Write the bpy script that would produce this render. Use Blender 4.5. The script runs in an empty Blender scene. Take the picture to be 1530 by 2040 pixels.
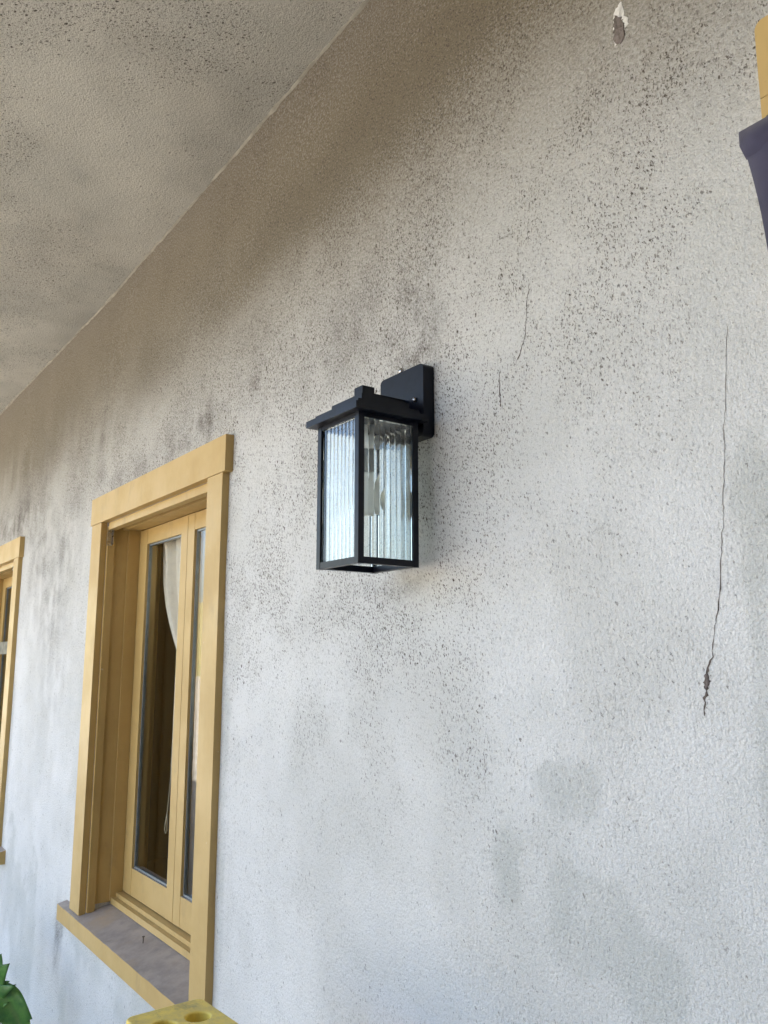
import bpy, bmesh, math, random
import numpy as np
from mathutils import Vector, Matrix, noise as mnoise

random.seed(7); rng = np.random.default_rng(7)
S = bpy.context.scene
COL = S.collection
K = 1.65                     # eye height; many heights below are given relative to it
PI = math.pi; R = math.radians

# ------------------------------------------------------------------ camera
cd = bpy.data.cameras.new('camera'); cam = bpy.data.objects.new('camera', cd); COL.objects.link(cam)
cd.sensor_fit = 'VERTICAL'; cd.sensor_height = 24.0; cd.lens = 1680 / 2040 * 24.0
cd.clip_start = .02; cd.clip_end = 2000
cam.location = (0, -1, K)
cam.rotation_euler = (R(90 + 9.926), 0, R(54.49))
S.camera = cam

# ------------------------------------------------------------------ light
SUN_EL, SUN_AZ = 60.0, 30.0     # sun stands behind the house (+Y side), azimuth measured from +Y towards +X
w = bpy.data.worlds.new('World'); S.world = w; w.use_nodes = True
nt = w.node_tree; nt.nodes.clear()
wo = nt.nodes.new('ShaderNodeOutputWorld'); bg = nt.nodes.new('ShaderNodeBackground'); sky = nt.nodes.new('ShaderNodeTexSky')
sky.sky_type = 'NISHITA'; sky.sun_disc = False
sky.sun_elevation = R(SUN_EL); sky.sun_rotation = R(SUN_AZ)
sky.air_density = 1.0; sky.dust_density = 4.0; sky.ozone_density = 1.0
bg.inputs['Strength'].default_value = .14
nt.links.new(sky.outputs[0], bg.inputs[0]); nt.links.new(bg.outputs[0], wo.inputs[0])
sd = bpy.data.lights.new('sun', 'SUN'); sun = bpy.data.objects.new('sun', sd); COL.objects.link(sun)
sd.energy = 4.6; sd.angle = R(.5); sd.color = (1, .95, .86)
sdir = Vector((math.sin(R(SUN_AZ)) * math.cos(R(SUN_EL)), math.cos(R(SUN_AZ)) * math.cos(R(SUN_EL)), math.sin(R(SUN_EL))))
sun.rotation_euler = sdir.to_track_quat('Z', 'Y').to_euler(); sun.location = sdir * 30
S.view_settings.view_transform = 'Standard'; S.view_settings.look = 'None'
S.view_settings.exposure = 2.84; S.view_settings.gamma = 1.0; S.view_settings.use_curve_mapping = False
S.render.engine = 'CYCLES'
S.cycles.use_denoising = True
S.cycles.max_bounces = 10; S.cycles.diffuse_bounces = 3; S.cycles.glossy_bounces = 4; S.cycles.transmission_bounces = 10; S.cycles.transparent_max_bounces = 16
S.cycles.caustics_refractive = True; S.cycles.caustics_reflective = True; S.cycles.blur_glossy = .5

# ------------------------------------------------------------------ helpers
def tag(o, label=None, cat=None, group=None, kind=None):
    if label: o['label'] = label
    if cat: o['category'] = cat
    if group: o['group'] = group
    if kind: o['kind'] = kind
    return o
def empty(name, loc=(0, 0, 0)):
    o = bpy.data.objects.new(name, None); COL.objects.link(o); o.location = loc; o.empty_display_size = .1
    return o
def mesh_obj(name, verts, faces, m, parent=None, smooth=False, loc=(0, 0, 0)):
    me = bpy.data.meshes.new(name); me.from_pydata([tuple(v) for v in verts], [], faces); me.update()
    return link(name, me, m, parent, smooth, loc)
def link(name, me, m, parent=None, smooth=False, loc=(0, 0, 0)):
    o = bpy.data.objects.new(name, me); COL.objects.link(o)
    if m:
        for x in (m if isinstance(m, (list, tuple)) else [m]): me.materials.append(x)
    if smooth:
        for p in me.polygons: p.use_smooth = True
    o.parent = parent; o.location = loc
    return o
def from_bm(name, bm, m, parent=None, smooth=False, loc=(0, 0, 0), bev=0, seg=2):
    if bev:
        es = [e for e in bm.edges if len(e.link_faces) == 2 and e.calc_face_angle(0) > .6]
        bmesh.ops.bevel(bm, geom=es, offset=bev, segments=seg, affect='EDGES', profile=.5, clamp_overlap=True)
    bmesh.ops.recalc_face_normals(bm, faces=bm.faces)
    me = bpy.data.meshes.new(name); bm.to_mesh(me); bm.free()
    return link(name, me, m, parent, smooth, loc)
def bx(bm, x0, x1, y0, y1, z0, z1):
    vs = [bm.verts.new(p) for p in ((x0,y0,z0),(x1,y0,z0),(x1,y1,z0),(x0,y1,z0),(x0,y0,z1),(x1,y0,z1),(x1,y1,z1),(x0,y1,z1))]
    for f in ((0,3,2,1),(4,5,6,7),(0,1,5,4),(1,2,6,5),(2,3,7,6),(3,0,4,7)): bm.faces.new([vs[i] for i in f])
    return vs
def box(name, m, parent, *b, bev=.002, loc=(0, 0, 0), seg=2):
    bm = bmesh.new(); bx(bm, *b); return from_bm(name, bm, m, parent, loc=loc, bev=bev, seg=seg)
def prism(bm, prof, x0, x1):            # (y,z) profile swept along x
    a = [bm.verts.new((x0, y, z)) for y, z in prof]; b = [bm.verts.new((x1, y, z)) for y, z in prof]
    n = len(prof)
    for i in range(n): bm.faces.new((a[i], a[(i+1) % n], b[(i+1) % n], b[i]))
    bm.faces.new(a); bm.faces.new(b[::-1])
def tube(bm, pts, rad, n=8):
    pts = [Vector(p) for p in pts]; rings = []
    for i, p in enumerate(pts):
        t = (pts[min(i+1, len(pts)-1)] - pts[max(i-1, 0)]).normalized()
        u = t.cross(Vector((.31, .2, .93))).normalized()
        if u.length < .1: u = t.cross(Vector((1, 0, 0))).normalized()
        v = t.cross(u)
        r = rad[i] if isinstance(rad, (list, tuple)) else rad
        rings.append([bm.verts.new(p + (u * math.cos(2*PI*k/n) + v * math.sin(2*PI*k/n)) * r) for k in range(n)])
    for a, b in zip(rings, rings[1:]):
        for k in range(n): bm.faces.new((a[k], a[(k+1) % n], b[(k+1) % n], b[k]))
    bm.faces.new(rings[0][::-1]); bm.faces.new(rings[-1])
def lathe(bm, prof, n=28, c=(0, 0, 0)):
    rings = []
    for r, z in prof: rings.append([bm.verts.new((c[0] + r*math.cos(2*PI*k/n), c[1] + r*math.sin(2*PI*k/n), c[2] + z)) for k in range(n)])
    for a, b in zip(rings, rings[1:]):
        for k in range(n): bm.faces.new((a[k], a[(k+1) % n], b[(k+1) % n], b[k]))
    bm.faces.new(rings[0][::-1]); bm.faces.new(rings[-1])

# ------------------------------------------------------------------ materials
class NT:
    def __init__(s, name):
        s.m = bpy.data.materials.new(name); s.m.use_nodes = True; s.t = s.m.node_tree; s.t.nodes.clear()
        s.out = s.n('OutputMaterial'); s.b = s.n('BsdfPrincipled'); s.l(s.b.outputs[0], s.out.inputs[0])
    def n(s, k, **kw):
        x = s.t.nodes.new('ShaderNode' + k)
        for a, v in kw.items(): setattr(x, a, v)
        return x
    def l(s, a, b): s.t.links.new(a, b)
    def put(s, sock, v):
        if isinstance(v, (int, float)): sock.default_value = v
        elif isinstance(v, tuple): sock.default_value = (*v, 1) if len(v) == 3 and sock.type == 'RGBA' else v
        else: s.l(v, sock)
    def pos(s): return s.n('NewGeometry').outputs['Position']
    def objc(s): return s.n('TexCoord').outputs['Object']
    def map(s, v, sc=(1,1,1), loc=(0,0,0), rot=(0,0,0)):
        x = s.n('Mapping'); s.l(v, x.inputs[0]); x.inputs[1].default_value = loc; x.inputs[2].default_value = rot; x.inputs[3].default_value = sc
        return x.outputs[0]
    def noise(s, v, scale, detail=3, rough=.55, dist=0):
        x = s.n('TexNoise'); s.l(v, x.inputs['Vector']); x.inputs['Scale'].default_value = scale; x.inputs['Detail'].default_value = detail
        x.inputs['Roughness'].default_value = rough; x.inputs['Distortion'].default_value = dist
        return x.outputs[0]
    def vor(s, v, scale, rnd=1):
        x = s.n('TexVoronoi', voronoi_dimensions='2D'); s.l(v, x.inputs['Vector']); x.inputs['Scale'].default_value = scale; x.inputs['Randomness'].default_value = rnd
        return x.outputs['Distance'], x.outputs['Color']
    def math(s, op, a, b=0., c=0., clamp=False):
        x = s.n('Math', operation=op, use_clamp=clamp)
        for i, v in enumerate((a, b, c)): s.put(x.inputs[i], v)
        return x.outputs[0]
    def rng(s, v, a, b, c=0., d=1., smooth=True):
        x = s.n('MapRange', interpolation_type='SMOOTHSTEP' if smooth else 'LINEAR')
        s.put(x.inputs[0], v)
        for i, q in enumerate((a, b, c, d)): s.put(x.inputs[i+1], q)
        return x.outputs[0]
    def mix(s, f, a, b, mode='MIX'):
        x = s.n('Mix', data_type='RGBA', blend_type=mode); s.put(x.inputs[0], f); s.put(x.inputs[6], a); s.put(x.inputs[7], b)
        return x.outputs[2]
    def attr(s, name): return s.n('Attribute', attribute_name=name).outputs['Fac']
    def sep(s, v, i):
        x = s.n('SeparateXYZ'); s.l(v, x.inputs[0]); return x.outputs[i]
    def bump(s, h, strength, dist):
        x = s.n('Bump'); s.put(x.inputs['Height'], h); x.inputs['Strength'].default_value = strength; x.inputs['Distance'].default_value = dist
        s.l(x.outputs[0], s.b.inputs['Normal'])
    def base(s, c, rough=.6, metal=0., spec=.5):
        s.put(s.b.inputs['Base Color'], c); s.put(s.b.inputs['Roughness'], rough); s.put(s.b.inputs['Metallic'], metal); s.b.inputs['Specular IOR Level'].default_value = spec
        return s.m

def mat_stucco(name, ceiling=False):
    t = NT(name); p = t.pos()
    fin = t.noise(p, 170, 2, .7); grit = t.noise(p, 480, 1, .7)
    wv_ = t.math('MULTIPLY', t.math('SUBTRACT', fin, .5), .013); wc = t.n('CombineXYZ'); t.l(wv_, wc.inputs[0]); t.l(t.math('MULTIPLY', wv_, .8), wc.inputs[1]); t.l(t.math('MULTIPLY', wv_, -.7), wc.inputs[2])
    pw = t.n('VectorMath', operation='ADD'); t.l(p, pw.inputs[0]); t.l(wc.outputs[0], pw.inputs[1]); pw = pw.outputs[0]
    tone = t.attr('tone'); br = t.attr('brown'); gy = t.attr('grey'); dm = t.attr('damp'); dens = t.attr('speck')
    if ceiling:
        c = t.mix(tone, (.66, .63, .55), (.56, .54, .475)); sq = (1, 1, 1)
    else:
        c = t.mix(tone, (.755, .745, .725), (.64, .63, .60)); sq = (1, 1, .55)
    c = t.mix(t.math('MULTIPLY', dm, t.rng(fin, .25, .6, .55, .85), clamp=True), c, (.49, .50, .47))
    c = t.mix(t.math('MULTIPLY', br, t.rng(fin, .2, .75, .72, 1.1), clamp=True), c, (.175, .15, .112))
    c = t.mix(t.math('MULTIPLY', gy, t.rng(fin, .3, .65, .35, 1.2), clamp=True), c, (.15, .135, .12))
    pits = None
    sx_ = t.n('SeparateXYZ'); t.l(pw, sx_.inputs[0]); cb = t.n('CombineXYZ'); t.l(sx_.outputs[0], cb.inputs[0]); t.l(sx_.outputs[1 if ceiling else 2], cb.inputs[1]); pw = cb.outputs[0]
    co = dens if ceiling else t.attr('coarse')
    for sc, rmax, amt, off, dn in (((78, .33, .85, 0, dens), (150, .42, .75, 3.3, dens)) if ceiling else ((98, .35, .95, 5.1, co), (150, .34, .92, 0, dens), (275, .44, .95, 3.3, dens))):
        d, cc = t.vor(t.map(pw, (1, 1 if ceiling else .52, 1), (off, off*.7, 0), (0, 0, R(7))), sc)
        r = t.math('MULTIPLY', t.sep(cc, 0), rmax)
        m = t.rng(d, t.math('MULTIPLY', r, .4), t.math('ADD', r, .03), 1., 0.)
        on = t.math('LESS_THAN', t.sep(cc, 1), dn)
        m = t.math('MULTIPLY', t.math('MULTIPLY', m, on), t.math('MULTIPLY', t.math('MULTIPLY', t.math('ADD', t.sep(cc, 2), .2), t.rng(dens, .05, .75, .55, 1.1)), amt), clamp=True)
        pits = m if pits is None else t.math('MAXIMUM', pits, m)
    # finest pitting: short vertical pores
    pore = t.noise(t.map(p, (1, 1, 1) if ceiling else (1, 1, .5)), 300, 1, .6)
    pits = t.math('MAXIMUM', pits, t.math('MULTIPLY', t.rng(pore, .58, .72), t.rng(dens, .1, .85, .26, .85)))
    c = t.mix(pits, c, (.095, .078, .064))
    c = t.mix(t.rng(grit, .35, .75, 0., .34), c, t.mix(.6, c, (.12, .11, .10)))
    h = t.math('ADD', t.math('MULTIPLY', grit, .5), t.math('MULTIPLY', fin, 1.5))
    t.bump(h, .70 if not ceiling else .5, .0038)
    return t.base(c, .92, 0, .15)
M_WALL = mat_stucco('stucco_wall'); M_CEIL = mat_stucco('stucco_ceiling', True)

def mat_trim(name, col=(.52, .355, .135), dusty=False, dark=(.465, .31, .112)):
    t = NT(name); p = t.objc(); wp = t.pos()
    n1 = t.noise(wp, 5, 4, .6); n2 = t.noise(t.map(wp, (60, 60, 7)), 1, 3, .6); n3 = t.noise(wp, 60, 3, .65)
    c = t.mix(t.rng(n1, .3, .72), col, dark)
    c = t.mix(t.math('MULTIPLY', t.rng(n2, .52, .8), .16), c, (.36, .25, .10))
    c = t.mix(t.math('MULTIPLY', t.rng(n3, .66, .8), .25), c, (.16, .12, .07))
    if dusty:
        nz = t.sep(t.n('NewGeometry').outputs['Normal'], 2)
        dz = t.rng(t.math('ADD', nz, t.math('MULTIPLY', t.math('SUBTRACT', n3, .5), .5)), .62, .8)
        dust = t.mix(t.rng(t.noise(wp, 16, 5, .65), .35, .68), (.40, .335, .285), (.285, .245, .215))
        dust = t.mix(t.rng(t.noise(wp, 4, 3, .6), .52, .72), dust, (.46, .34, .22))
        c = t.mix(dz, c, dust)
    ch = t.rng(t.noise(wp, 38, 4, .75), .70, .73); c = t.mix(t.math('MULTIPLY', ch, .75), c, (.62, .52, .36))
    gr = t.rng(t.noise(t.map(wp, (3, 3, 1.2)), 4, 5, .7), .56, .74); c = t.mix(t.math('MULTIPLY', gr, .24), c, (.20, .15, .085))
    t.bump(t.math('SUBTRACT', t.math('ADD', t.math('MULTIPLY', n2, .8), t.math('MULTIPLY', t.noise(wp, 150, 2), .35)), t.math('MULTIPLY', ch, .5)), .35, .002)
    return t.base(c, t.rng(n1, .3, .7, .42, .58), 0, .4)
M_TRIM = mat_trim('ochre_paint'); M_SILL = mat_trim('ochre_paint_dusty', dusty=True)
def mat_plain(name, col, rough=.5, metal=0., var=.25, scale=30, spec=.5, bump=.0, col2=None):
    t = NT(name); p = t.pos(); n = t.noise(p, scale, 4, .6)
    c = t.mix(t.rng(n, .3, .7), col, col2 or tuple(x * (1 - var) for x in col))
    if bump: t.bump(t.noise(p, scale * 8, 3, .6), bump, .001)
    return t.base(c, t.rng(n, .3, .7, rough * .85, min(1, rough * 1.15)), metal, spec)
M_BLACK = mat_plain('black_powder_coat', (.0036, .0052, .0125), .33, 0, .3, 60, .25, .04)
M_CHROME = mat_plain('steel', (.55, .55, .56), .28, 1, .2)
M_BEAD = mat_plain('grey_glazing_bead', (.26, .29, .30), .4, .2, .25)
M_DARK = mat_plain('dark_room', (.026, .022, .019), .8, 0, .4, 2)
M_CURT = mat_plain('cream_curtain', (.84, .76, .67), .9, 0, .1, 40, .1)
M_CORD = mat_plain('cream_cord', (.55, .48, .36), .8)
M_SOCK = mat_plain('white_plastic', (.88, .88, .86), .45, 0, .06)
M_SOCK2 = mat_plain('grey_socket', (.17, .18, .18), .5, 0, .1)
M_CRACK = mat_plain('crack_dark', (.17, .14, .12), .95, 0, .5, 200, .05)
M_CHIPG = mat_plain('bare_render', (.23, .195, .18), .95, 0, .4, 120, .05, .6)
M_CHIPW = mat_plain('plaster_rim', (.80, .78, .75), .9, 0, .15, 150, .1, .4)
M_CAULK = mat_plain('joint_bead', (.34, .315, .26), .9, 0, .35, 14, .1, .5)
M_GROUND = mat_plain('paving', (.36, .335, .29), .9, 0, .3, 1.2, .2, .3)
M_HILL = mat_plain('dry_hill', (.30, .25, .13), .95, 0, .5, .05, .1, 0, (.10, .12, .05))
M_ROOF = mat_plain('roof_tar', (.10, .09, .08), .9)
M_OLIVE = mat_plain('olive_rail', (.115, .105, .07), .6)
M_NAVY = None
t = NT('navy_cloth'); wv = t.noise(t.map(t.objc(), (900, 900, 900)), 1, 2); n = t.noise(t.pos(), 12, 4)
c = t.mix(t.rng(n, .3, .7), (.045, .041, .072), (.065, .06, .10)); t.bump(wv, .25, .001); M_NAVY = t.base(c, .85, 0, .2); t.b.inputs['Sheen Weight'].default_value = .2
t = NT('yellow_fibreglass'); p = t.pos(); n = t.noise(p, 40, 5, .7); n2 = t.noise(p, 12, 4, .65)
c = t.mix(t.rng(n2, .4, .66), (.95, .71, .13), (.86, .62, .12)); nz = t.sep(t.n('NewGeometry').outputs['Normal'], 2)
c = t.mix(t.math('MULTIPLY', t.rng(nz, .5, .9), t.rng(n, .38, .66, .35, .85)), c, (.60, .46, .16))
c = t.mix(t.rng(n, .64, .74), c, (.10, .08, .04)); scr = t.rng(t.noise(t.map(p, (25, 220, 60), (0, 0, 0), (0, 0, .5)), 1, 3, .6), .66, .74); c = t.mix(t.math('MULTIPLY', scr, .55), c, (.17, .14, .07)); c = t.mix(t.math('MULTIPLY', t.rng(t.noise(p, 22, 4, .7), .52, .7), .45), c, (.24, .20, .11)); t.bump(n, .35, .003); M_YEL = t.base(c, .6, 0, .35)
M_RAIL = mat_plain('ladder_rail', (.70, .50, .08), .5, 0, .15, 20)
M_TREAD = mat_plain('ladder_tread', (.40, .41, .42), .4, .8, .2)
M_REDIN = mat_plain('red_paint_stain', (.20, .055, .035), .7)
t = NT('leaf'); p = t.objc(); n = t.noise(t.pos(), 25, 4, .6); c = t.mix(t.rng(n, .3, .7), (.11, .27, .05), (.045, .14, .033))
c = t.mix(t.math('MULTIPLY', t.attr('rib'), .6), c, (.13, .20, .06)); t.bump(t.math('ADD', n, t.math('MULTIPLY', t.attr('rib'), .4)), .3, .004)
M_LEAF = t.base(c, .38, 0, .5); t.b.inputs['Transmission Weight'].default_value = 0
t.b.inputs['Subsurface Weight'].default_value = .0
M_STEM = mat_plain('stem', (.07, .11, .03), .6)
# thin window pane: mirror-like by Fresnel, otherwise clear
t = NT('window_glass'); ge = t.n('NewGeometry'); dt = t.n('VectorMath', operation='DOT_PRODUCT'); t.l(ge.outputs['Normal'], dt.inputs[0]); t.l(ge.outputs['Incoming'], dt.inputs[1]); fz = t.math('ADD', .04, t.math('MULTIPLY', .96, t.math('POWER', t.math('SUBTRACT', 1., t.math('ABSOLUTE', dt.outputs['Value'])), 5.))); tr = t.n('BsdfTransparent'); gl = t.n('BsdfGlossy'); gl.inputs['Roughness'].default_value = .0
tr.inputs[0].default_value = (.96, .975, .965, 1); mx = t.n('MixShader'); t.l(fz, mx.inputs[0]); t.l(tr.outputs[0], mx.inputs[1]); t.l(gl.outputs[0], mx.inputs[2]); t.l(mx.outputs[0], t.out.inputs[0])
M_PANE = t.m
t = NT('reeded_glass'); M_REED = t.base((.955, 1., .985), .015, 0, .5); t.b.inputs['Transmission Weight'].default_value = 1; t.b.inputs['IOR'].default_value = 1.5
t = NT('bulb_glass'); M_BULB = t.base((.92, .94, .91), .30, 0, .5); t.b.inputs['Transmission Weight'].default_value = .45; t.b.inputs['IOR'].default_value = 1.35

# ------------------------------------------------------------------ house
def vnoise(x, y, seed=0):
    xi = np.floor(x).astype(np.int64); yi = np.floor(y).astype(np.int64); fx = x - xi; fy = y - yi
    fx = fx*fx*(3-2*fx); fy = fy*fy*(3-2*fy)
    def h(a, b):
        n = (a * 374761393 + b * 668265263 + seed * 974711) & 0xffffffff; n = ((n ^ (n >> 13)) * 1274126177) & 0xffffffff
        return ((n ^ (n >> 16)) & 0xffff) / 65535.
    return (h(xi, yi)*(1-fx) + h(xi+1, yi)*fx)*(1-fy) + (h(xi, yi+1)*(1-fx) + h(xi+1, yi+1)*fx)*fy
def fbm(x, y, seed=0, oct=4, rough=.55):
    a = 1.; s_ = 0.; n = 0.; c_, d_ = math.cos(.6), math.sin(.6)
    for o in range(oct):
        s_ = s_ + a * vnoise(x, y, seed + o * 17); n += a; a *= rough; x, y = (x*c_ - y*d_) * 2.03 + 5.1, (x*d_ + y*c_) * 2.03 + 1.7
    return s_ / n
def sstep(a, b, v): t_ = np.clip((v - a) / (b - a), 0, 1); return t_*t_*(3-2*t_)
def put_attrs(o, n, **kw):
    for nm, a in kw.items():
        at = o.data.attributes.new(nm, 'FLOAT', 'POINT'); v = np.zeros(n, np.float32); a = np.clip(a, 0, 1.2).ravel(); v[:len(a)] = a; at.data.foreach_set('value', v)
def wall_y(x, z): return min(.0035 * mnoise.noise((x * 2.2, z * 2.2, 1.3)) + .0012 * mnoise.noise((x * 9, z * 9, 4.3)), .0015) - .0005
house = tag(empty('stucco_house'), 'weathered pale stucco house front with stained eave ceiling and ochre painted windows', 'house')
WINX = (-2.753, -5.220)
OPEN = [(cx - .496, cx + .496, -.905 + K, .522 + K) for cx in WINX] + [(-.43, .43, .012, .72 + K)]
def zc(x):                                             # the ceiling line sags a little along the wall
    return K + float(np.interp(x, [-14, -5.5, -4.4, -3.4, -2.4, -1.47, -.6, 3], [1.515, 1.508, 1.498, 1.490, 1.520, 1.552, 1.58, 1.62]))
def gauss(X, Z, x, z, sx, sz, a=1.): return a * np.exp(-(((X - x) / sx) ** 2 + ((Z - z) / sz) ** 2))
def build_wall():
    xs = sorted(set(np.round(np.concatenate([np.arange(-14, -7, .5), np.arange(-7, -2.6, .02), np.arange(-2.6, -.3, .0125), np.arange(-.3, 4.6, .3), [a for o in OPEN for a in o[:2]]]), 4)))
    zs = sorted(set(np.round(np.concatenate([np.arange(0, .6, .05), np.arange(.6, 3.36, .0125), [a for o in OPEN for a in o[2:]]]), 4)))
    xs = np.array(xs); zs = np.array(zs); nx, nz = len(xs), len(zs)
    X, Z = np.meshgrid(xs, zs); Zr = Z - K
    ins = lambda x, z: any(o[0] < x < o[1] and o[2] < z < o[3] for o in OPEN)
    verts = []; faces = []
    for j in range(nz):
        for i in range(nx): verts.append((xs[i], wall_y(xs[i], zs[j]), zs[j]))
    for j in range(nz - 1):
        for i in range(nx - 1):
            if ins((xs[i] + xs[i+1]) / 2, (zs[j] + zs[j+1]) / 2): continue
            a = j * nx + i; faces.append((a, a + 1, a + nx + 1, a + nx))
    # body of the wall behind the face: reveals and inner skin
    def quad(*q):
        b = len(verts); verts.extend(q); faces.append(tuple(range(b, b + len(q))))
    T = .22
    for x0, x1, z0, z1 in OPEN:
        quad((x0,.003,z0),(x0,T,z0),(x0,T,z1),(x0,.003,z1)); quad((x1,.003,z0),(x1,.003,z1),(x1,T,z1),(x1,T,z0))
        quad((x0,.003,z1),(x0,T,z1),(x1,T,z1),(x1,.003,z1)); quad((x0,.003,z0),(x1,.003,z0),(x1,T,z0),(x0,T,z0))
    ed = sorted([o[0] for o in OPEN] + [o[1] for o in OPEN] + [-14, 4.6])
    for a, b in zip(ed, ed[1:]):
        o = next((o for o in OPEN if abs(o[0] - a) < 1e-6 and abs(o[1] - b) < 1e-6), None)
        if o is None: quad((a,T,0),(a,T,3.36),(b,T,3.36),(b,T,0))
        else:
            quad((a,T,o[3]),(a,T,3.36),(b,T,3.36),(b,T,o[3])); quad((a,T,0),(a,T,o[2]),(b,T,o[2]),(b,T,0))
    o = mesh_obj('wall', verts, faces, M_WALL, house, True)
    n = len(verts); F = nx * nz
    G = lambda *a: gauss(X, Zr, *a)
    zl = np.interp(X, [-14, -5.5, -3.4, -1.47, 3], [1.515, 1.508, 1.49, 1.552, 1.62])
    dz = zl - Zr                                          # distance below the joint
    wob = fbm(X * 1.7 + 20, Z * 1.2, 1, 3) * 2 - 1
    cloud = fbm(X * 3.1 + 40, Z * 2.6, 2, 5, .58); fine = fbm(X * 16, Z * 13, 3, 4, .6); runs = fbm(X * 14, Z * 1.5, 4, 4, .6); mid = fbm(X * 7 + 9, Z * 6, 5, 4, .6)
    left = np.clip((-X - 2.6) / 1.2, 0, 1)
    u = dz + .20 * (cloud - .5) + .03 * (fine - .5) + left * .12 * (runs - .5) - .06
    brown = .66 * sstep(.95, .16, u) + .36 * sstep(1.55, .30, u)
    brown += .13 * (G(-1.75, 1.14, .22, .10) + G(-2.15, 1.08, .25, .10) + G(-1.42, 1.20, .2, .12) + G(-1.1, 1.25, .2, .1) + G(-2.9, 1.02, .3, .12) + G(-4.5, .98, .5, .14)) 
    grey = G(-2.36, .72, .16, .10, .9) + G(-2.62, .68, .30, .06, .6) + G(-3.36, .86, .05, .18, .8) + G(-3.1, .66, .25, .06, .6)
    grey += G(-4.70, .75, .16, .16, .9) + G(-5.1, .72, .4, .12, .8) + G(-3.75, .55, .2, .25, .55) + G(-4.3, .62, .25, .3, .6) + G(-4.1, .30, .3, .25, .35)
    grey += G(-1.29, .65, .07, .09, 1.1) + G(-1.26, .60, .03, .04, .6) + G(-1.52, .74, .20, .12, .45) + G(-2.0, .80, .14, .12, .65) + G(-1.33, .15, .13, .035, .6) + G(-1.235, .36, .03, .08, .5)
    grey += G(-3.56, -1.04, .07, .14, .8) + G(-3.9, .0, .2, .3, .3) + G(-1.43, .70, .5, .10, .2)
    grey = grey * (.45 * sstep(.40, .62, runs) * (.4 + .6 * left) + .75 * sstep(.36, .66, fine) + .15) * .85
    damp = G(-.92, -.20, .085, .055, 1.1) + G(-1.065, -.325, .04, .06, .75) + G(-1.05, -.28, .03, .09, .5) + G(-.90, -.40, .065, .055, 1.2) + G(-.86, -.36, .07, .05, .7) + G(-.94,-.33,.03,.05,.5)
    damp += G(-.77, -.45, .06, .06, 1.1) + G(-.592, -.11, .022, .22, 1.1) + G(-.585, .26, .035, .26, .75) + G(-.80, -.40, .08, .03, .5)
    for cx in WINX:                                       # cut-in band brushed round the casings and under the sill
        d = np.maximum(np.abs(X - cx) - .605, 0); lo = np.clip((.3 - Zr) / .5, 0, 1)
        band = np.exp(-(d / (.052 + .03 * wob)) ** 4) * (Zr > -.93) * (Zr < .5) * lo
        q = np.exp(-((-.96 - Zr) / (.12 + .06 * wob + .10 * np.clip((X - cx + .5) / 1.2, 0, 1))) ** 4) * (Zr < -.94) * (np.abs(X - cx) < .78)
        damp += .95 * np.maximum(band, q)
    damp += G(-4.05, -1.25, .16, .30, 1.0) + G(-4.35, -1.1, .2, .3, .9) + G(-4.02, -1.0, .05, .2, .7) + G(-3.45, -1.3, .08, .18, .5) + G(-3.95,-1.0,.03,.3,.5)
    damp = sstep(.36, .72, damp + 1.1 * (mid - .5) + 1.0 * (fine - .5)) * (damp > .08) * (.16 + .72 * fine)
    damp += .22 * sstep(.5, .75, fbm(X * 5, Z * 4, 8, 4))
    speck = .21 + .56 * np.exp(-((Zr - .92) / .46) ** 2) - .10 * np.clip((-.05 - Zr) / .35, 0, 1) + .30 * np.exp(-((X + 1.8) / .60) ** 2) * np.clip((Zr + .35) / .5, 0, 1)
    speck += G(-1.32, .68, .18, .18, .40) + G(-1.95, .80, .30, .18, .35) + G(-2.35, .72, .2, .12, .35) + G(-1.4, .12, .25, .10, .25) + G(-1.0, .62, .22, .12, .15) + G(-.6, .70, .12, .12, .2)
    speck += G(-1.1, -.15, .30, .08, .15) + G(-1.08, -.30, .05, .12, .35) + G(-1.75, .15, .3, .4, .15)
    speck *= np.clip(1.05 - .6 * np.clip((-X - 3.2) / 2.5, 0, 1), .3, 1) * (.45 + 1.1 * sstep(.34, .68, mid)) * (1 - .6 * np.clip(damp, 0, 1)) * (1 - .34 * sstep(-1.2, -.8, X))
    coarse = .55 * np.exp(-((Zr - .78) / .34) ** 2) * sstep(-1.25, -1.9, X) * sstep(.36, .66, fbm(X * 5 + 3, Z * 4, 21, 4)) + G(-1.30, .66, .10, .10, .35) + .10 * sstep(-1.4, -1.9, X)
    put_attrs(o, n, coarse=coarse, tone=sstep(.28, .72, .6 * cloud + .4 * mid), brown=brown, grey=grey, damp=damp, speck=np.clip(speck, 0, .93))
    return o
wall = build_wall()

# cracks and chips in the render: thin ragged grooves and flaked patches
def crack(pts, widths, m=M_CRACK, sub=5, jit=.0014):
    P = []; W = []
    for k in range(len(pts) - 1):
        for s in range(sub):
            f = s / sub; P.append((pts[k][0] * (1-f) + pts[k+1][0] * f + random.uniform(-1, 1) * jit, pts[k][1] * (1-f) + pts[k+1][1] * f))
            W.append((widths[k] * (1-f) + widths[k+1] * f) * random.choice((.12, .5, .8, 1., 1.2, 1.5, 1.7)))
    P.append(pts[-1]); W.append(0.0002)
    vs = []; fs = []
    for (x, z), wd in zip(P, W):
        a = random.uniform(.3, .7); y = wall_y(x, z + K) - .0007; vs += [(x - wd * a, y, z + K), (x + wd * (1 - a), y, z + K), (x - wd * a, y + .002, z + K), (x + wd * (1-a), y + .002, z + K)]
    for k in range(len(P) - 1):
        a = 4 * k; fs += [(a, a+1, a+5, a+4), (a+2, a, a+4, a+6), (a+1, a+3, a+7, a+5)]
    return mesh_obj('crack', vs, fs, m, wall)
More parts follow.
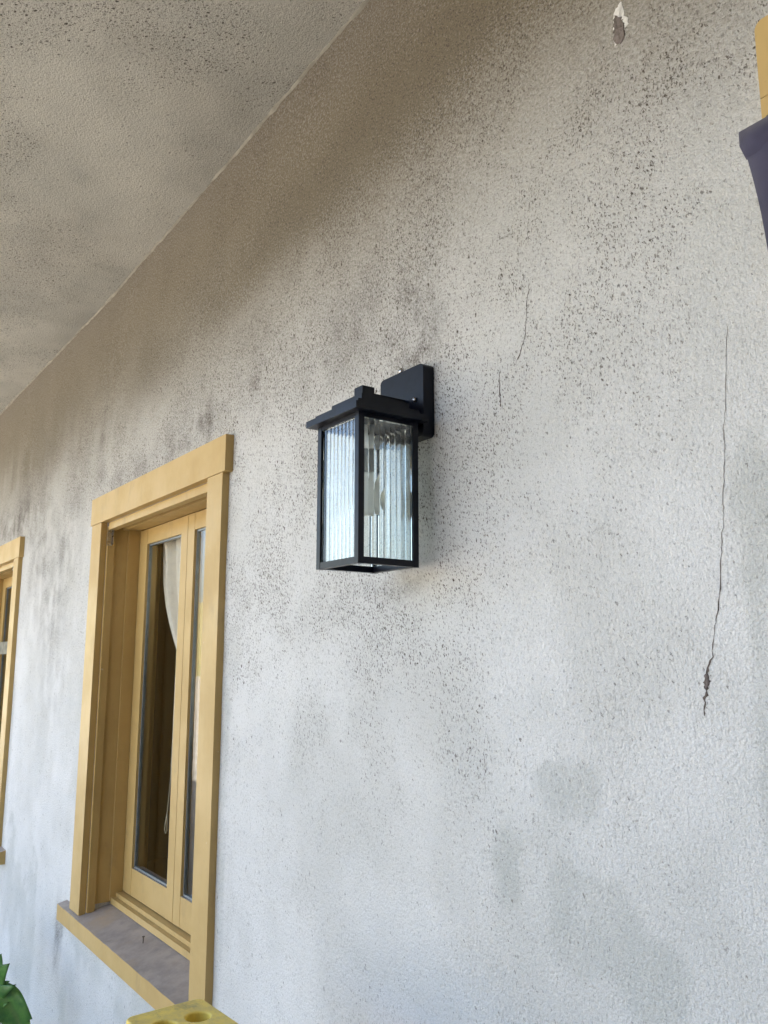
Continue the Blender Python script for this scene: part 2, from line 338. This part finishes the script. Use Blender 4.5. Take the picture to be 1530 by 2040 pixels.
c1 = [(-.6041,.4409),(-.6093,.3926),(-.6159,.3341),(-.6212,.3028),(-.6216,.2678),(-.6255,.2392),(-.6294,.2027),(-.6314,.1767),(-.6361,.1459),(-.64,.11),(-.6481,.0642),(-.6531,.0439),(-.6607,.0033),(-.6711,-.0196),(-.6688,-.0272),(-.672,-.0399),(-.6761,-.0551),(-.678,-.0728)]
M_HAIR = mat_plain('hairline', (.36, .34, .315), .95, 0, .3, 200, .05)
crack(c1[:9], [.0003,.0006,.0008,.0012,.0008,.0008,.0009,.0009,.0009], M_HAIR)
crack(c1[8:], [.0009,.0010,.0009,.0013,.0012,.0042,.0060,.0040,.0018,.001])
crack([(-.9674,.6305),(-.9725,.6198),(-.976,.5922),(-.9792,.5717),(-.981,.5562),(-.9826,.546),(-.9903,.5341),(-.9968,.52),(-1.0043,.5124)], [.0012,.0007,.0004,.0008,.001,.0009,.0018,.0026,.0016], sub=4, jit=.0008)
crack([(-1.0472,.5041),(-1.0491,.4928),(-1.048,.4788),(-1.0481,.4625),(-1.0472,.4532),(-1.0464,.4386)], [.0012,.0016,.0012,.0026,.0016,.0046], sub=4, jit=.0007)
def patch(name, pts, m, y, jit=.001):
    # low flake: ragged outline, thickness falling to the rim
    poly = []
    for k in range(len(pts)):
        a, b = pts[k], pts[(k+1) % len(pts)]
        for s in range(3): f = s / 3; poly.append((a[0]*(1-f)+b[0]*f + random.uniform(-1,1)*jit, a[1]*(1-f)+b[1]*f + random.uniform(-1,1)*jit))
    cx = sum(p[0] for p in poly)/len(poly); cz = sum(p[1] for p in poly)/len(poly); n = len(poly)
    y += wall_y(cx, cz + K) + .0042
    vs = [(x, y + .004, z + K) for x, z in poly] + [(cx+(x-cx)*.9, y + random.uniform(-.0008, .0008), cz+(z-cz)*.94 + K) for x, z in poly] + [(cx+(x-cx)*.45, y - random.uniform(0, .0016), cz+(z-cz)*.5 + K) for x, z in poly] + [(cx, y, cz + K)]
    fs = []
    for k in range(n):
        q = (k+1) % n; fs += [(k, q, n+q, n+k), (n+k, n+q, 2*n+q, 2*n+k), (2*n+k, 2*n+q, 3*n)]
    return mesh_obj(name, vs, fs, m, wall)
patch('plaster_flake', [(-.7491,1.0419),(-.7545,1.0344),(-.761,1.0299),(-.7642,1.0184),(-.7625,1.0059),(-.7654,.9988),(-.7637,.9841),(-.7661,.9654),(-.7596,.9691),(-.7524,.9665),(-.7473,.9688),(-.7432,.9771),(-.7425,.9878),(-.7327,.99),(-.7345,.9991),(-.7413,1.0071),(-.7432,1.0174),(-.7449,1.0299)], M_CHIPW, -.0050, .0022)
random.seed(21)
patch('plaster_flake', [(-.7580,1.020),(-.7640,1.010),(-.7620,1.000),(-.7650,.990),(-.7635,.975),(-.7600,.967),(-.7500,.9645),(-.7440,.972),(-.7425,.985),(-.7440,.998),(-.7455,1.006),(-.7500,1.010)], M_CHIPG, -.0068, .0022)
patch('plaster_flake', [(-.6735,-.020),(-.669,-.0165),(-.6665,-.022),(-.6672,-.030),(-.6715,-.041),(-.6738,-.032)], M_CHIPG, -.0058, .0006)

# eave ceiling, its joint bead, roof and fascia
OV = 1.7
def build_ceiling():
    xs = np.concatenate([np.arange(-14, -7, .5), np.arange(-7, -.4, .03), np.arange(-.4, 4.7, .5)]); ys = np.concatenate([[.21], np.arange(.02, -.9, -.03), np.arange(-.9, -OV - .01, -.2)])
    vs = []; fs = []
    for y in ys:
        for x in xs: vs.append((x, y, zc(x) + .004 * mnoise.noise((x * 3, y * 3, .5)) + .002 * mnoise.noise((x * 11, y * 11, 2.5))))
    n = len(xs)
    for j in range(len(ys) - 1):
        for i in range(n - 1): a = j * n + i; fs.append((a, a+n, a+n+1, a+1))
    o = mesh_obj('eave_ceiling', vs, fs, M_CEIL, house, True)
    XX, YY = np.meshgrid(xs, ys); cl = fbm(XX * 2.2, YY * 2.4 + 9, 11, 5, .58); cl2 = fbm(XX * 3 + 7, YY * 3.3, 12, 4, .6); m_ = fbm(XX * 8, YY * 8, 13, 4)
    put_attrs(o, len(vs), tone=sstep(.3, .7, cl), brown=.16 * sstep(.46, .74, cl2) + .13 + .05 * np.exp(-(YY / .12) ** 2), grey=.20 * sstep(.5, .72, fbm(XX * 2.7, YY * 3 + 3, 15, 4)), damp=.12 * sstep(.5, .7, m_), speck=.75 * sstep(.32, .58, fbm(XX * 2.3 + 3, YY * 2.6, 14, 4)) + .22)
    return o
build_ceiling()
def build_bead():
    vs = []; fs = []; xs = np.arange(-8, -.3, .02)
    for x in xs:
        s = .0025 + .004 * abs(mnoise.noise((x * 7, 3, 1))) + .004 * abs(mnoise.noise((x * 30, 8, 1))); z = zc(x) + .009 * mnoise.noise((x * 3.5, 1, 1)) + .006 * mnoise.noise((x * 21, 1, 1)) - .003
        vs += [(x, .004, z - s * 1.2), (x, -s * .8, z - s * .9), (x, -s * 1.6, z + .003)]
    for k in range(len(xs) - 1):
        a = 3 * k; fs += [(a, a+1, a+4, a+3), (a+1, a+2, a+5, a+4)]
    return mesh_obj('joint_bead', vs, fs, M_CAULK, house, True)
build_bead()
box('roof', M_ROOF, house, -14, 4.6, -OV - .12, 6.2, 3.37, 3.62, bev=0)
box('fascia', M_TRIM, house, -14, 4.6, -OV - .14, -OV + .002, 3.08, 3.50, bev=.003)
# unseen wall added at right to block sky light; then the plain outer walls behind
box('sky_blocker_wall', mat_plain('dark_blocker', (.11, .08, .06), .8, 0, .3, 3), house, 1.25, 1.45, -8.0, -.01, 0, 6.5, bev=0)
bm = bmesh.new(); bx(bm, -14, -13.8, .23, 6, 0, 3.37); bx(bm, 4.4, 4.6, .23, 6, 0, 3.37); bx(bm, -13.79, 4.39, 5.8, 6, 0, 3.37)
from_bm('rear_wall', bm, M_WALL, house)
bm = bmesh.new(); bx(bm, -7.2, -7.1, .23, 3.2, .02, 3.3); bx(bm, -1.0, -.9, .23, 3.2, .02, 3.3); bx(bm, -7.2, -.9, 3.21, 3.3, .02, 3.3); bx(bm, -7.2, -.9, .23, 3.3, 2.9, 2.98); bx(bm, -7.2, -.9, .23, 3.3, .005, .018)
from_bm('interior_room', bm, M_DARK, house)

# windows ------------------------------------------------------------
def build_window():
    o = bmesh.new()                                        # the lining of the opening
    bx(o, -.499, -.488, .030, .22, -.868, .519); bx(o, .488, .499, .030, .22, -.868, .519); bx(o, -.488, .488, .030, .22, .508, .519)
    win = from_bm('window', o, M_TRIM, house, bev=.0012, loc=(WINX[0], 0, K))
    def p(name, m, *b, bev=.002): return box(name, m, win, *b, bev=bev)
    p('head_board', M_TRIM, -.623, .619, -.0245, .002, .5215, .627, bev=.003)
    for x0, x1 in ((-.612, -.4962), (.4962, .598)): p('side_board', M_TRIM, x0, x1, -.0215, .002, -.901, .5205, bev=.003)
    for s in (-1, 1):
        a, b = sorted((s * .4985, s * .482)); p('stop', M_TRIM, a, b, .0035, .0305, -.893, .507, bev=.0018)
        a, b = sorted((s * .4875, s * .480)); p('inner_stop', M_TRIM, a, b, .083, .128, -.862, .500, bev=.0015)
    p('stop', M_TRIM, -.4815, .4815, .004, .031, .493, .5205, bev=.0018)
    p('inner_stop', M_TRIM, -.4870, .4870, .060, .084, .497, .5075, bev=.0015); p('inner_stop', M_TRIM, -.4795, .4795, .0845, .127, .4985, .5075, bev=.0015)
    b = bmesh.new(); prism(b, [(-.035, -.962), (-.035, -.907), (.10, -.873), (.215, -.873), (.215, -.962)], -.722, .706)
    bmesh.ops.subdivide_edges(b, edges=[e for e in b.edges if abs(e.verts[0].co.x - e.verts[1].co.x) > 1], cuts=60)
    for v in b.verts:
        if v.co.y < -.03 and v.co.z > -.92: v.co.y += .0016 * mnoise.noise((v.co.x * 14, 0, 2)); v.co.z += .0016 * mnoise.noise((v.co.x * 19, 5, 2))
        # notch the horns in front of the wall only
    for v in b.verts:
        if abs(v.co.x) > .495 and v.co.y > 0:
            v.co.y = min(v.co.y, .0015)
            if v.co.z > -.95: v.co.z = -.898
    from_bm('sill', b, M_SILL, win)
    p('sub_sill', M_TRIM, -.4800, .4800, .086, .215, -.8725, -.8520, bev=.003); p('sub_sill', M_TRIM, -.4795, .4795, .104, .214, -.8515, -.8370, bev=.003)
    for x0, x1, l, r in ((-.478, -.0015, .081, .056), (.0015, .478, .056, .081)):
        y0, y1, z0, z1 = .128, .170, -.8335, .4965
        sb = bmesh.new(); bx(sb, x0, x0 + l, y0, y1, z0, z1); bx(sb, x1 - r, x1, y0, y1, z0, z1)
        bx(sb, x0 + l + .0003, x1 - r - .0003, y0 + .0008, y1, z0, -.741); bx(sb, x0 + l + .0003, x1 - r - .0003, y0 + .0008, y1, .438, z1)
        sash = from_bm('sash', sb, M_SILL, win, bev=.002)
        g = bmesh.new(); gx0, gx1, gz0, gz1 = x0 + l, x1 - r, -.741, .438
        bx(g, gx0 + .0004, gx0 + .005, .137, .148, gz0 + .0005, gz1 - .0005); bx(g, gx1 - .005, gx1 - .0004, .137, .148, gz0 + .0005, gz1 - .0005)
        bx(g, gx0 + .0075, gx1 - .0075, .137, .148, gz0 + .0005, gz0 + .007); bx(g, gx0 + .0075, gx1 - .0075, .137, .148, gz1 - .007, gz1 - .0005)
        from_bm('glazing_bead', g, M_BEAD, win, bev=.001)
        p('pane', M_PANE, gx0 + .0052, gx1 - .0052, .1405, .1445, gz0 + .0075, gz1 - .0075, bev=0)
    return win
win = build_window()
win2 = win.copy(); COL.objects.link(win2); win2.location = (WINX[1], 0, K)
for ch in list(win.children):
    c = ch.copy(); COL.objects.link(c); c.parent = win2
win['label'] = 'ochre casement window with dusty sill left of the lantern'; win2['label'] = 'ochre window cut off by the left edge of the photo'
# hardware that differs between the two
b = bmesh.new(); bx(b, -.4815, -.4790, .000, .022, .432, .502); bx(b, -.4785, -.470, .0185, .0215, .436, .498)
for z in (.448, .486): tube(b, [(-.4788, .009, z), (-.4765, .009, z)], .004, 10)
from_bm('shade_bracket', b, M_CHROME, win, bev=.0006)
b = bmesh.new(); bx(b, .40, .478, -.004, .020, .468, .4925); from_bm('shade_bracket', b, M_BLACK, win2, bev=.001)
box('cross_rail', M_OLIVE, win2, -.479, .479, .060, .080, .03, .10, bev=.002)
b = bmesh.new(); tube(b, [(-.03, .046, -.893), (-.028, .046, -.868)], .0018, 8); lathe(b, [(.0015, 0), (.0045, .001), (.004, .003)], 10, (-.028, .046, -.869)); from_bm('nail', b, M_CRACK, win)
# doorway at the right edge: boards with a rounded upper corner
def round_board(name, x0, x1, z0, z1, y0, y1, rad, parent, corners):
    pts = []
    for cx, cz, a0, on in ((x1, z1, 0, corners[1]), (x0, z1, 90, corners[0])):
        if not on: pts.append((cx, cz)); continue
        ox = cx - rad if a0 == 0 else cx + rad
        for k in range(7): a = R(a0 + 15 * k); pts.append((ox + rad * math.cos(a), cz - rad + rad * math.sin(a)))
    pts += [(x0, z0), (x1, z0)]
    bm = bmesh.new(); A = [bm.verts.new((x, y0, z)) for x, z in pts]; B = [bm.verts.new((x, y1, z)) for x, z in pts]; n = len(pts)
    for i in range(n): bm.faces.new((A[i], A[(i+1) % n], B[(i+1) % n], B[i]))
    bm.faces.new(A); bm.faces.new(B[::-1]); return from_bm(name, bm, M_TRIM, parent, bev=.003)
db = bmesh.new(); bx(db, -.425, .425, .10, .145, .02, .712 + K); 
for zz0, zz1 in ((.25, .95), (1.1, 2.2)):
    for xx in (-.33, .05): bx(db, xx, xx + .28, .092, .0995, zz0, zz1)
door = from_bm('door', db, M_TRIM, house, bev=.003)
round_board('head_board', -.522, .522, .7215 + K, .832 + K, -.024, .002, .012, door, (1, 1))
for x0, x1 in ((-.522, -.4305), (.4305, .522)): round_board('side_board', x0, x1, .004, .7205 + K, -.024, .002, .01, door, (0, 0))
lb = bmesh.new(); lathe(lb, [(.026, 0), (.026, .006), (.012, .012), (.012, .03), (.028, .04), (.028, .055), (.012, .066)], 20)
hb = from_bm('door_handle', lb, M_CHROME, door, True); hb.rotation_euler = (PI/2, 0, 0); hb.location = (.36, .10, 1.02)

# ------------------------------------------------------------------ ground, hills
g = bmesh.new(); bmesh.ops.create_grid(g, x_segments=60, y_segments=60, size=400); from_bm('ground', g, M_GROUND)['kind'] = 'structure'
def hills():
    vs = []; fs = []; n = 160
    for k in range(n):
        a = 2 * PI * k / n; d = 85 + 12 * mnoise.noise((math.cos(a) * 2, math.sin(a) * 2, 0)); h = 8.2 + 3.5 * mnoise.noise((math.cos(a) * 3, math.sin(a) * 3, 5)) + 1.2 * mnoise.noise((math.cos(a) * 17, math.sin(a) * 17, 5))
        for dd, hh in ((0, -.2), (8, h * .55), (22, h), (60, h * .4), (110, -.3)): vs.append((math.cos(a) * (d + dd), math.sin(a) * (d + dd), hh))
    for k in range(n):
        for j in range(4): a = k * 5 + j; b_ = ((k + 1) % n) * 5 + j; fs.append((a, b_, b_ + 1, a + 1))
    return mesh_obj('hills', vs, fs, M_HILL, None, True)
hills()['kind'] = 'structure'

# ------------------------------------------------------------------ wall lantern
LX, LZ = -1.3025, K
lan = tag(empty('wall_lantern', (LX, 0, LZ)), 'black square wall lantern with reeded glass panes and frosted bulb', 'wall lamp')
def lp(name, m, *b, bev=.0015, parent=None): return box(name, m, parent or lan, *b, bev=bev)
def rounded_plate(name, hw, z0, z1, y0, y1, rad):
    pts = []
    for cx, cz, a0 in ((hw-rad, z1-rad, 0), (-hw+rad, z1-rad, 90), (-hw+rad, z0+rad, 180), (hw-rad, z0+rad, 270)):
        for k in range(6): a = R(a0 + 18 * k); pts.append((cx + rad * math.cos(a), cz + rad * math.sin(a)))
    bm = bmesh.new(); A = [bm.verts.new((x, y0, z)) for x, z in pts]; B = [bm.verts.new((x, y1, z)) for x, z in pts]; n = len(pts)
    for i in range(n): bm.faces.new((A[i], A[(i+1) % n], B[(i+1) % n], B[i]))
    bm.faces.new(A); bm.faces.new(B[::-1]); return from_bm(name, bm, M_BLACK, lan, bev=.002)
back = rounded_plate('backplate', .0715, .424, .570, -.0285, -.002, .010)
YF, YB, HW, ZB, ZT = -.178, -.042, .0715, .168, .446
# arm and cap
lp('arm', M_BLACK, -.0135, .0135, -.1032, -.0287, .4887, .508)
lp('finial', M_BLACK, -.0142, .0142, -.1315, -.1034, .4887, .5195)
cap = lp('cap', M_BLACK, -HW - .017, HW + .017, YF - .017, YB + .0125, .4462, .4590, bev=.0018)
lp('cap_tier', M_BLACK, -HW - .004, HW + .004, YF - .004, YB + .002, .4592, .4690, parent=cap); lp('cap_tier', M_BLACK, -HW + .019, HW - .019, YF + .019, YB - .006, .4692, .4885, parent=cap)
PW = .0125
for sx in (-1, 1):
    for y0, y1 in ((YF, YF + PW), (YB - PW, YB)):
        a, b_ = sorted((sx * HW, sx * (HW - PW))); lp('corner_post', M_BLACK, a, b_, y0, y1, ZB, .446)
for y0, y1 in ((YF + .0006, YF + PW - .0006), (YB - PW + .0006, YB - .0006)):
    lp('bottom_rail', M_BLACK, -HW + PW + .0002, HW - PW - .0002, y0, y1, ZB + .0006, ZB + .0125); lp('top_rail', M_BLACK, -HW + PW + .0002, HW - PW - .0002, y0, y1, .438, .4458)
for sx in (-1, 1):
    a, b_ = sorted((sx * (HW - .0006), sx * (HW - PW + .0006)))
    lp('bottom_rail', M_BLACK, a, b_, YF + PW + .0002, YB - PW - .0002, ZB + .0006, ZB + .0125); lp('top_rail', M_BLACK, a, b_, YF + PW + .0002, YB - PW - .0002, .438, .4458)
def reeded(name, width, place):
    # convex flutes outside, flat inside
    N, q, z0, z1 = 9, 12, ZB + .0128, .4376
    xs = []; ys = []
    for i in range(N * q + 1):
        f = (i % q) / q; xs.append(-width/2 + width * i / (N * q)); ys.append(.0036 + .00034 * math.sqrt(max(0, 1 - (2*f - 1) ** 2)) + .00040 * (1 - (2*f - 1) ** 2))
    n = len(xs); vs = []
    for z in (z0, z1):
        vs += [place(x, y, z) for x, y in zip(xs, ys)] + [place(x, 0, z) for x in xs]
    fs = []
    for i in range(n - 1):
        fs += [(i, i+1, 2*n+i+1, 2*n+i), (n+i+1, n+i, 3*n+i, 3*n+i+1), (i+1, i, n+i, n+i+1), (2*n+i, 2*n+i+1, 3*n+i+1, 3*n+i)]
    fs += [(n, 0, 2*n, 3*n), (n-1, 2*n-1, 4*n-1, 3*n-1)]
    me = bpy.data.meshes.new(name); me.from_pydata(vs, [], fs); bm = bmesh.new(); bm.from_mesh(me); bmesh.ops.recalc_face_normals(bm, faces=bm.faces); bm.to_mesh(me); bm.free()
    o = link(name, me, M_REED, lan)
    return o
wp_ = 2 * (HW - PW) - .001; wd_ = (YB - YF) - 2 * PW - .001; ym = (YF + YB) / 2
reeded('glass_pane', wp_, lambda x, y, z: (x, YF + .0085 - y, z)); reeded('glass_pane', wp_, lambda x, y, z: (x, YB - .0085 + y, z))
reeded('glass_pane', wd_, lambda x, y, z: (HW - .0085 + y, ym + x, z)); reeded('glass_pane', wd_, lambda x, y, z: (-HW + .0085 - y, ym + x, z))
# socket and bulb
by = -.108
b = bmesh.new(); lathe(b, [(.010, .4455), (.010, .425), (.019, .4235), (.0195, .398), (.0185, .3965)], 28, (0, by, 0)); sock = from_bm('socket', b, M_SOCK, lan, True)
b = bmesh.new(); lathe(b, [(.0165, .3962), (.0165, .372), (.0150, .3705), (.0158, .367), (.0142, .364), (.0155, .361), (.0140, .358), (.0152, .355), (.0145, .352)], 28, (0, by, 0)); from_bm('socket_collar', b, M_SOCK2, sock, True)
b = bmesh.new(); prof = [(.0140, .3515), (.0150, .346), (.0175, .338), (.0215, .328), (.0260, .318), (.0290, .308), (.0300, .299), (.0292, .290), (.0265, .2815), (.0215, .2745), (.0150, .2705), (.0070, .2690), (.0008, .2686)]
lathe(b, prof, 32, (0, by, 0)); from_bm('bulb', b, M_BULB, lan, True)
# screws
b = bmesh.new(); lathe(b, [(.0005, .000), (.0030, .000), (.0030, .004), (.0062, .0045), (.0066, .010), (.0045, .015), (.001, .0165)], 14); o = from_bm('screw', b, M_CHROME, back, True); o.location = (-.0145, -.016, .5695)
b = bmesh.new(); lathe(b, [(.0005, .000), (.0048, .000), (.0050, .003), (.0036, .0055), (.001, .006)], 14); o = from_bm('screw', b, M_CHROME, back, True); o.location = (.0465, -.0285, .500); o.rotation_euler = (PI/2, 0, 0)

# ------------------------------------------------------------------ curtain and cord behind the panes
def curtain():
    ks = [(.50, -3.18), (.468, -3.17), (.281, -3.137), (.194, -3.101), (.128, -3.059), (.064, -3.008), (0, -2.95), (-.08, -2.86), (-.18, -2.72), (-.30, -2.55), (-.40, -2.42), (-.50, -2.36), (-.80, -2.36), (-1.3, -2.37)]
    zz = [k[0] for k in ks][::-1]; xl = [k[1] for k in ks][::-1]
    nz, nx = 60, 90; vs = []; fs = []
    for j in range(nz):
        z = .50 - 1.8 * j / (nz - 1); x0 = float(np.interp(z, zz, xl)); x1 = -2.10 - .10 * max(0, min(1, (.5 - z)))
        for i in range(nx):
            u = i / (nx - 1); wv = math.sin(u * 58 + 1.2 * math.sin(u * 9)) * (.015 + .006 * math.sin(u * 23)) + .004 * mnoise.noise((u * 9, z * 3, 0))
            if z > .42: wv *= 1.25
            vs.append((x0 + (x1 - x0) * u, .196 + wv * (.9 if j < 40 else 1.2), z + K + .006 * math.sin(u * 58) * (1 if j == 0 else 0)))
    for j in range(nz - 1):
        for i in range(nx - 1): a = j * nx + i; fs.append((a, a+1, a+nx+1, a+nx))
    o = mesh_obj('curtain', vs, fs, M_CURT, None, True)
    md = o.modifiers.new('cloth', 'SOLIDIFY'); md.thickness = .0012
    return o
tag(curtain(), 'cream cloth curtain drawn to one side behind the window panes', 'curtain')
b = bmesh.new(); tube(b, [(-2.958, .19, .40 + K), (-2.962, .19, -.1 + K), (-2.966, .19, -.327 + K), (-2.97, .19, -.421 + K), (-2.987, .19, -.53 + K), (-3.003, .19, -.575 + K), (-3.006, .19, -.594 + K), (-2.995, .19, -.604 + K), (-2.984, .19, -.594 + K), (-2.985, .19, -.56 + K), (-2.987, .19, -.535 + K)], .0022, 6)
tag(from_bm('pull_cord', b, M_CORD, None, True), 'thin cream pull cord with a looped end behind the window glass', 'cord')

# ------------------------------------------------------------------ navy cloth by the doorway
def cloth():
    nu, nv = 40, 50; vs = []; fs = []
    for j in range(nv):
        v = j / (nv - 1); z = .664 - .52 * v
        x0 = -.536 + .095 * v ** 1.1 + .004 * math.sin(v * 9)
        for i in range(nu):
            u = i / (nu - 1); x = x0 + (.02 + .40 - x0) * u
            y = -.050 - .016 * v - .012 * math.sin(u * 26 + v * 3) * v ** .5 - min(1, u * 9) * (.010 * mnoise.noise((u * 14, v * 9, 0)) + .004 * mnoise.noise((u * 40, v * 20, 3))) - min(1, u * 6) * .005 * math.sin(v * 30 + u * 40) * v * (1 - v)
            vs.append((x, y, z + K + .004 * math.sin(u * 5)))
    for j in range(nv - 1):
        for i in range(nu - 1): a = j * nu + i; fs.append((a, a+1, a+nu+1, a+nu))
    o = mesh_obj('cloth_banner', vs, fs, M_NAVY, None, True); md = o.modifiers.new('cloth', 'SOLIDIFY'); md.thickness = .003
    # turned-over hem along the top
    hv = []; hf = []
    for i in range(nu):
        u = i / (nu - 1); x = -.5365 + (.956) * u
        for dz, dy in ((.002, .002), (.003, -.0035), (-.016, -.0036), (-.034, -.0030), (-.0355, -.0005)): hv.append((x + (.0 if dz > -.03 else .006 * (1 - u)), -.050 + dy - .0022, .664 + K + dz + .004 * math.sin(u * 5)))
    for i in range(nu - 1):
        for k in range(4): a = i * 5 + k; hf.append((a, a+5, a+6, a+1))
    h = mesh_obj('hem', hv, hf, M_NAVY, o, True); md = h.modifiers.new('cloth', 'SOLIDIFY'); md.thickness = .0016
    b = bmesh.new(); tube(b, [(-.50, -.05, .668 + K), (.46, -.05, .668 + K)], .006, 10)
    for x in (-.47, .43): tube(b, [(x, -.05, .668 + K), (x, -.012, .668 + K), (x, -.012, .70 + K)], .003, 8)
    from_bm('hanging_rod', b, M_BLACK, o, True)
    return o
tag(cloth(), 'dark navy cloth with a stitched top hem hanging at the right edge', 'cloth')

# ------------------------------------------------------------------ yellow stepladder below the lantern
lad = tag(empty('stepladder', (-1.335, -.372, 0)), 'worn yellow stepladder top with a round tool hole below the window', 'ladder'); lad.rotation_euler = (0, 0, R(3))
CZ = 1.05
def ladder_cap():
    bm = bmesh.new()
    hx, hy, rad = .197, .072, .016
    pts = []
    for cx, cy, a0 in ((hx-rad, hy-rad, 0), (-hx+rad, hy-rad, 90), (-hx+rad, -hy+rad, 180), (hx-rad, -hy+rad, 270)):
        for k in range(6): a = R(a0 + 18 * k); pts.append((cx + rad * math.cos(a), cy + rad * math.sin(a)))
    holes = [[(-.124 + .0215 * math.cos(2*PI*k/28), .030 + .0215 * math.sin(2*PI*k/28)) for k in range(28)], [(.124 + .0215 * math.cos(2*PI*k/28), .030 + .0215 * math.sin(2*PI*k/28)) for k in range(28)]]
    # long tray slot with rounded ends
    sl = []
    for cx, a0 in ((.12, -90), (-.128, 90)):
        for k in range(9): a = R(a0 + 22.5 * k); sl.append((cx + .020 * math.cos(a), -.030 + .020 * math.sin(a)))
    holes.append(sl)
    loops = [pts] + holes; rows = {}
    for z in (CZ, CZ - .032):
        es = []; rows[z] = []
        for lp_ in loops:
            vs = [bm.verts.new((x, y, z)) for x, y in lp_]; rows[z].append(vs)
            for i in range(len(vs)): es.append(bm.edges.new((vs[i], vs[(i+1) % len(vs)])))
        bmesh.ops.triangle_fill(bm, edges=es, use_beauty=True)
    for la, lb_ in zip(rows[CZ], rows[CZ - .032]):
        n = len(la)
        for i in range(n): bm.faces.new((la[i], la[(i+1) % n], lb_[(i+1) % n], lb_[i]))
    bmesh.ops.recalc_face_normals(bm, faces=bm.faces)
    rim = [e for e in bm.edges if len(e.link_faces) == 2 and e.calc_face_angle(0) > .8 and e.verts[0].co.z > CZ - .001 and e.verts[1].co.z > CZ - .001]
    bmesh.ops.bevel(bm, geom=rim, offset=.0035, segments=3, affect='EDGES', profile=.5)
    return from_bm('top_cap', bm, M_YEL, lad)
tc = ladder_cap()
box('tray_floor', M_REDIN, lad, -.185, .185, -.060, .062, CZ - .058, CZ - .0325, bev=.004)
for sx in (-1, 1):
    for sy, name in ((-1, 'front_rail'), (1, 'rear_rail')):
        bm = bmesh.new(); y1 = sy * (.40 if sy < 0 else .30)
        vs = bx(bm, -.011, .011, -.026, .026, 0, 1)
        for v in vs:
            top = v.co.z > .5
            v.co = Vector((v.co.x + sx * (.165 if top else .235), v.co.y + (sy * .045 if top else y1), CZ - .0585 if top else .004))
        rl = from_bm(name, bm, M_RAIL, lad, bev=.003)
        fx = sx * .236; box('foot', M_BLACK, rl, fx - .02, fx + .02, y1 - .036, y1 + .036, .001, .03, bev=.004)
for k, z in enumerate((.26, .52, .78)):
    f = 1 - z / .99; xx = .165 + .07 * f - .0115; y = -(.045 + .355 * f)
    box('step', M_TREAD, lad, -xx, xx, y - .045, y + .045, z - .03, z, bev=.003)
for z in (.20, .62):
    f = 1 - z / .99; xx = .165 + .07 * f - .0115; y = .045 + .255 * f; box('brace', M_TREAD, lad, -xx, xx, y - .006, y + .006, z - .02, z + .02, bev=.002)

# ------------------------------------------------------------------ plant at the lower left
def leaf(name, root, base, mid, tip, width, lobes, depth, parent, up=(.80, -.55, .2), seed=0, fold=.2):
    A, B, C_ = Vector(base), Vector(mid), Vector(tip); n, mcols = 64, 4; vs = []; ribs = []; up = Vector(up).normalized(); O = Vector(root)
    for i in range(n + 1):
        t_ = i / n; p = A * (1-t_)**2 + B * 2*t_*(1-t_) + C_ * t_**2; tg = ((B - A) * (1 - t_) + (C_ - B) * t_).normalized(); sd_ = tg.cross(up).normalized(); nn = sd_.cross(tg)
        env = math.sin(PI * min(1, t_ * 1.02) ** .8) ** .75 if t_ < .98 else .05
        for s in (-1, 1):
            ph = t_ * lobes + .15 * s + seed * .37; fr_ = ph % 1; tooth = (fr_ ** 2.2) if lobes else 0
            wd = width * env * (1 - depth + depth * tooth) + .0012
            for c in range(mcols + 1 if s == 1 else mcols):
                q = (c / mcols) if s == 1 else (1 - c / mcols) * 1.0
                if s == 1 and c == 0: pass
                off = sd_ * (s * wd * q) + tg * (depth * width * .5 * tooth * q) + nn * (fold * wd * q - .16 * wd * q * q * math.sin(ph * 6.28) )
                vs.append(p + off - O); ribs.append(1 - min(1, q * 7) if q < .15 else .35 * max(0, 1 - abs(fr_ - .75) * 9))
    row = 2 * mcols + 1; fs = []
    for i in range(n):
        for k in range(row - 1): a = i * row + k; fs.append((a, a+1, a+row+1, a+row))
    o = mesh_obj(name, vs, fs, M_LEAF, parent, True); at = o.data.attributes.new('rib', 'FLOAT', 'POINT'); at.data.foreach_set('value', np.array(ribs, np.float32))
    md = o.modifiers.new('leaf', 'SOLIDIFY'); md.thickness = .0012
    return o
pr = (-3.46, -.38, 0); plant = tag(empty('leafy_plant', pr), 'green plant with spiny lobed leaves at the bottom left corner', 'plant')
specs = [((-3.345,-.262,.440), (-3.335,-.270,.552), (-3.302,-.262,.652), .082, 3, .62, 1), ((-3.345,-.280,.535), (-3.290,-.215,.512), (-3.285,-.150,.325), .062, 2, .18, 2),
         ((-3.48,-.42,.45), (-3.58,-.50,.68), (-3.72,-.58,.66), .09, 5, .6, 3), ((-3.50,-.33,.40), (-3.64,-.28,.60), (-3.80,-.24,.58), .08, 5, .6, 4),
         ((-3.44,-.48,.35), (-3.38,-.66,.52), (-3.30,-.84,.40), .085, 5, .55, 5), ((-3.40,-.30,.22), (-3.28,-.22,.32), (-3.14,-.16,.22), .07, 5, .55, 6), ((-3.50,-.42,.30), (-3.56,-.62,.40), (-3.64,-.82,.28), .08, 5, .6, 7)]
for a, m_, c_, wd, lb_, dp, sdv in specs:
    leaf('leaf', pr, a, m_, c_, wd, lb_, dp, plant, seed=sdv)
    bm = bmesh.new(); A = Vector(a) - Vector(pr); tube(bm, [Vector((0, 0, .002)) + Vector((A.x * .1, A.y * .1, 0)), Vector((A.x * .35, A.y * .35, A.z * .55)), A], [.008, .006, .004], 8); from_bm('stem', bm, M_STEM, plant, True)
